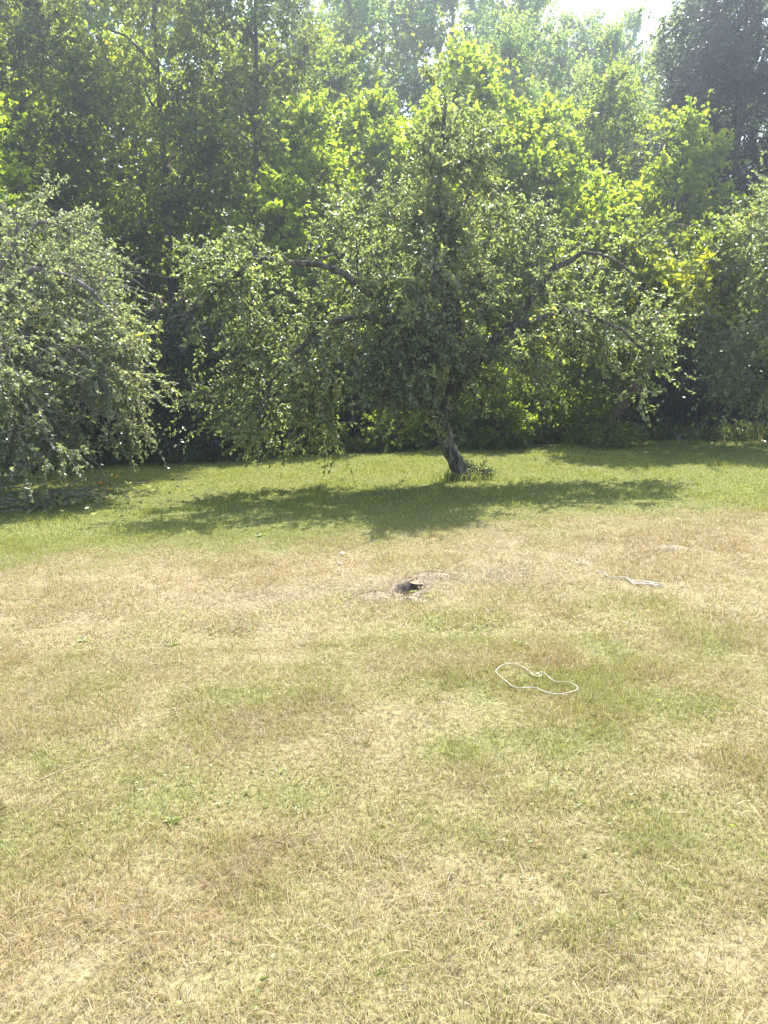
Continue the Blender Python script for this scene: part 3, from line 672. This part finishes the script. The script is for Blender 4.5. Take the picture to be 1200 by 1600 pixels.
mound('soil_heap', .16, 4.93, .2, .09, .03, M['soil_pale'], 'pale trampled soil in front of the burrow hole', 2, 300)
mound('soil_heap', .34, 5.45, .2, .12, .03, M['soil_red'], 'grey-brown soil heap behind the burrow hole', 5, 300)
mound('soil_heap', 2.32, 6.02, .17, .12, .03, M['soil_red'], 'low earth mound in the dry grass far right of the burrow', 3)
mound('soil_heap', 1.52, 5.72, .13, .09, .012, M['soil_pale'], 'bare pale soil patch just behind the tangled rope', 4, 80)

def rope(name, pts, r, label, extra=(), closed=False, lift=.016):
    e = empty(name, (pts[0][0], pts[0][1], hz0(*pts[0]))); tag(e, label, 'rope')
    o = np.array([pts[0][0], pts[0][1], hz0(*pts[0])])
    def strand(pp, rad, nm):
        pp = np.array(list(pp) + ([pp[0]] if closed and nm == 'cord' else []))
        P = resample(np.c_[pp, np.zeros(len(pp))], 12 * len(pp))
        P[:, 2] = height(P[:, 0], P[:, 1]) + lift + .008 * vnoise(P[:, 0] * 7, P[:, 1] * 7, 5)
        v, f = tubes((P - o)[None], np.full((1, len(P)), rad), 8)
        obj(nm, mesh_np(nm, v, f, smooth=True), M['rope'], e)
    strand(pts, r, 'cord')
    for x in extra: strand(x, r * .8, 'strand')
LOOP = [(0.563, 3.654), (0.608, 3.718), (0.668, 3.741), (0.699, 3.713), (0.733, 3.628), (0.741, 3.588), (0.78, 3.623), (0.8, 3.613), (0.833, 3.503), (0.891, 3.497), (0.916, 3.458), (0.919, 3.421), (0.896, 3.388), (0.813, 3.355), (0.751, 3.402), (0.719, 3.441), (0.635, 3.449), (0.595, 3.527), (0.569, 3.606)]
rope('rope_loop', LOOP, .0027, 'white rope lying in a twisted loop on the grass', [
    [(.73, 3.62), (.75, 3.575), (.775, 3.59), (.755, 3.63), (.74, 3.6), (.77, 3.57), (.79, 3.61)]], closed=True)
rope('rope', [(1.532, 5.388), (1.594, 5.378), (1.593, 5.295), (1.637, 5.272), (1.71, 5.245), (1.716, 5.164), (1.722, 5.086), (1.773, 5.093), (1.815, 5.102), (1.837, 5.038), (1.885, 5.001)], .0038,
     'white rope with a tangled end lying in the dry grass', [
    [(1.7, 5.22), (1.74, 5.2), (1.73, 5.13), (1.78, 5.07), (1.84, 5.06), (1.8, 5.13), (1.74, 5.11), (1.79, 5.05), (1.86, 5.03)],
    [(1.72, 5.16), (1.78, 5.14), (1.85, 5.08), (1.9, 5.03)]])

def scrap(x, y, s, seed, label):
    rs = np.random.default_rng(seed); n = 5
    g = np.linspace(-1, 1, n); gx, gy = np.meshgrid(g, g); px = gx.ravel() * s * (1 + .2 * rs.normal(size=n * n)); py = gy.ravel() * s * .7
    pz = .02 + s * .5 * rs.random(n * n)
    i, j = np.meshgrid(np.arange(n - 1), np.arange(n - 1)); i = i.ravel(); j = j.ravel()
    q = np.stack([j * n + i, j * n + i + 1, (j + 1) * n + i + 1, (j + 1) * n + i], -1)
    v = np.stack([px, py, pz], -1); v2 = np.concatenate([v, v - [0, 0, .002]]); q2 = np.concatenate([q, q[:, ::-1] + n * n])
    tag(obj('white_scrap', mesh_np('white_scrap', v2, q2), M['white'], None, (x, y, hz0(x, y))), label, 'litter', 'white scraps')
scrap(-.347, 6.23, .018, 1, 'crumpled white scrap in the dry grass behind the burrow, the farther one')
scrap(-.35, 5.91, .011, 2, 'smaller white scrap in the dry grass, the one nearer the burrow')

# pile of pruned twigs on the left
def twig_pile():
    rs = np.random.default_rng(8); x, y = -4.25, 9.35
    e = empty('twig_pile', (x, y, hz0(x, y))); tag(e, 'heap of pruned twigs and wilted leaves on the grass at the left', 'twigs')
    n = 45; a = rs.uniform(0, 2 * PI, n); L_ = .3 + .6 * rs.random(n); c = np.stack([rs.normal(size=n) * .55, rs.normal(size=n) * .28, .03 + .14 * rs.random(n)], -1)
    d = np.stack([np.cos(a), np.sin(a) * .7, rs.normal(size=n) * .14], -1); t = np.linspace(-.5, .5, 5)
    P = c[:, None] + d[:, None] * (L_[:, None] * t)[..., None]; P[:, :, 2] += .12 * (0.25 - t**2) * rs.random((n, 1))
    P[:, :, 2] = np.maximum(P[:, :, 2], .01) + height(x + P[:, :, 0], y + P[:, :, 1]) - hz0(x, y)
    v, f = tubes(P, np.broadcast_to(np.linspace(.007, .003, 5), (n, 5)).copy(), 4)
    obj('twigs', mesh_np('twigs', v, f), M['twig'], e)['kind'] = 'stuff'
    for s_, (x0, x1, hh) in enumerate(((.35, .95, .34), (.4, .85, .22))):
        P = resample([(x0 - .3, .2, .02), (x0, .2, hh * .8), (.5 * (x0 + x1), .2, hh), (x1, .15, hh * .6), (x1 + .15, .1, .03)], 16)
        v, f = tubes(P[None], np.linspace(.009, .004, 16)[None], 5); obj('stem', mesh_np('stem', v, f), M['twig'], e)
    k = 600; b = np.stack([rs.normal(size=k) * .6, rs.normal(size=k) * .28, .02 + .16 * rs.random(k)], -1)
    b[:, 2] += height(x + b[:, 0], y + b[:, 1]) - hz0(x, y)
    v, f, tn = leaves_np(rs, b, unit(rs.normal(size=(k, 3)) * [1, 1, .4]), .075, .04, True)
    obj('wilted_leaves', mesh_np('wilted_leaves', v, f, {'tint': tn}), M['grey'], e)['kind'] = 'stuff'
twig_pile()

def flower(x, y, mat, label, s=.02):
    rs = np.random.default_rng(int(abs(x * 1000))); e = empty('wildflower', (x, y, hz0(x, y))); tag(e, label, 'flower', 'wildflowers in the grass')
    P = resample([(0, 0, 0), (.01, 0, .06), (.015, -.005, .13)], 6); v, f = tubes(P[None], np.full((1, 6), .0022), 5); obj('stem', mesh_np('stem', v, f), M['weed'], e)
    k = 26; a = np.linspace(0, 2 * PI * 3, k); el = np.repeat([.15, .55, 1.0], 9)[:k]
    D = np.stack([np.cos(a) * np.cos(el), np.sin(a) * np.cos(el), np.sin(el)], -1)
    v, f, tn = leaves_np(rs, np.tile(P[-1], (k, 1)), D, s * 1.3, s * .6, False, tint=np.zeros(k)); obj('flower_head', mesh_np('flower_head', v, f), mat, e)
flower(-3.78, 10.7, M['petal'], 'bright yellow wildflower in the shaded grass, the farthest of the three', .028)
flower(-3.8, 10.18, M['orange'], 'orange wildflower in the shaded grass beside the twig heap', .022)
flower(-3.48, 9.62, M['petal'], 'small yellow wildflower at the edge of the shade right of the twig heap', .024)

def weed(x, y, s, k, label, seed, mat='weed', rise=.25):
    rs = np.random.default_rng(seed); e = empty('weed_plant', (x, y, hz0(x, y))); tag(e, label, 'weed', 'broad-leaved weeds in the lawn')
    for i in range(k):
        a = i * 2.4 + rs.random() * .5; el = rise * (.5 + rs.random())
        D = np.array([[math.cos(a) * math.cos(el), math.sin(a) * math.cos(el), math.sin(el)]])
        v, f, tn = leaves_np(rs, np.zeros((1, 3)) + [0, 0, .005], D, s, s * .42, True, up=1.4); obj('leaf', mesh_np('leaf', v, f, {'tint': tn}), M[mat], e)
for i, (x, y, s, k, lb) in enumerate([
    (-1.81, 4.39, .05, 7, 'green weed on its own at the far left of the dry grass'),
    (-1.24, 4.27, .045, 6, 'green weed in the dry grass left of the burrow hole'),
    (-1.18, 7.1, .07, 9, 'light green weed where the dry grass meets the green lawn'),
    (-.753, 2.47, .045, 7, 'pale weed rosette in the brown grass at the lower left'),
    (.22, 5.12, .05, 6, 'green weed growing at the lip of the burrow hole'),
    (.75, 4.05, .05, 7, 'green weed just behind the looped rope')]):
    weed(x, y, s, k, lb, 100 + i)

def tuft_thing(x, y, n, L_, label, seed, col=(.16, .2, .045)):
    rs = np.random.default_rng(seed); e = empty('grass_tuft', (x, y, hz0(x, y))); tag(e, label, 'grass tuft', 'long grass tufts')
    a = rs.uniform(0, 2 * PI, n); r = .1 * rs.random(n)**.5; el = R(35) + R(50) * rs.random(n); l = L_ * (.5 + .7 * rs.random(n))
    b = np.stack([np.cos(a) * r, np.sin(a) * r, np.zeros(n) - .01], -1); d = np.stack([np.cos(a) * np.cos(el), np.sin(a) * np.cos(el), np.sin(el)], -1)
    t = np.linspace(0, 1, 6); P = b[:, None] + d[:, None] * (l[:, None] * t)[..., None] + np.array([0, 0, -.45]) * (l[:, None] * t**2.2)[..., None]
    sd = np.stack([-np.sin(a), np.cos(a), 0 * a], -1)[:, None] * (np.array([1, 1, .9, .7, .45, .08]) * .0025)[None, :, None]
    v = np.stack([P - sd, P + sd], 2).reshape(-1, 3); i = (np.arange(n) * 12)[:, None, None]; k = (np.arange(5) * 2)[None, :, None]
    q = (i + k + np.array([0, 1, 3, 2])).reshape(-1, 4)
    c = np.where(rs.random((n, 1)) < .4, STRAW, np.array(col)) * (.7 + .5 * rs.random((n, 1)))
    obj('blades', mesh_np('blades', v, q, {'col': np.repeat(c, 12, 0)}), M['grass'], e)['kind'] = 'stuff'
tuft_thing(-1.5, 2.52, 420, .13, 'thick tuft of long grass at the left edge of the photo', 3, (.2, .22, .06))
tuft_thing(.28, 1.5, 120, .08, 'straw-coloured grass tuft at the bottom edge of the photo', 5, (.3, .27, .1))

# long straw stems lying on the lawn
for i, (x, y, a, l, lb) in enumerate([(1.6, 3.14, 1.95, .3, 'pale dry stalk lying in the grass at the right edge'), (-.95, 3.3, .55, .4, 'long pale stalk lying in the dry grass left of centre'),
                                      (-.85, 4.5, .3, .3, 'thin pale stalk lying in the dry grass below the burrow'), (-1.2, 2.85, .6, .35, 'bent pale stalk near the long grass at the left edge')]):
    P = np.array([[x + math.cos(a) * l * t, y + math.sin(a) * l * t, 0] for t in np.linspace(-.5, .5, 9)]); P[:, 2] = height(P[:, 0], P[:, 1]) + .03 + .012 * np.sin(np.linspace(0, 3, 9))
    o0 = np.array([x, y, hz0(x, y)]); v, f = tubes((P - o0)[None], np.linspace(.003, .0012, 9)[None], 5)
    me = mesh_np('dry_stalk', v, f, {'col': np.tile(PALE * 1.1, (len(v), 1))}); tag(obj('dry_stalk', me, M['grass'], None, o0), lb, 'stalk', 'dry stalks on the lawn')

# ------------------------------------------------------------------ air volume, added to imitate lens glare and fading distance
GLARE_HAZE = 0.0042
if GLARE_HAZE:
    x0, x1, y0, y1, z0, z1 = -162, 162, -62, 172, -3, 34
    v = np.array([[x, y, z] for x in (x0, x1) for y in (y0, y1) for z in (z0, z1)], float)
    f = np.array([[0, 1, 3, 2], [4, 6, 7, 5], [0, 4, 5, 1], [2, 3, 7, 6], [0, 2, 6, 4], [1, 5, 7, 3]])
    m, t, N, L = mat_new('glare_haze'); pv = N('ShaderNodeVolumePrincipled'); o = N('ShaderNodeOutputMaterial'); L(pv.outputs[0], o.inputs['Volume'])
    pv.inputs['Color'].default_value = (.76, .89, 1, 1); pv.inputs['Density'].default_value = GLARE_HAZE; pv.inputs['Anisotropy'].default_value = .74
    tag(obj('glare_haze', mesh_np('glare_haze', v, f), m), 'pale veil of air, added to imitate bluish lens glare and fading distance', 'glare_haze', kind='stuff')
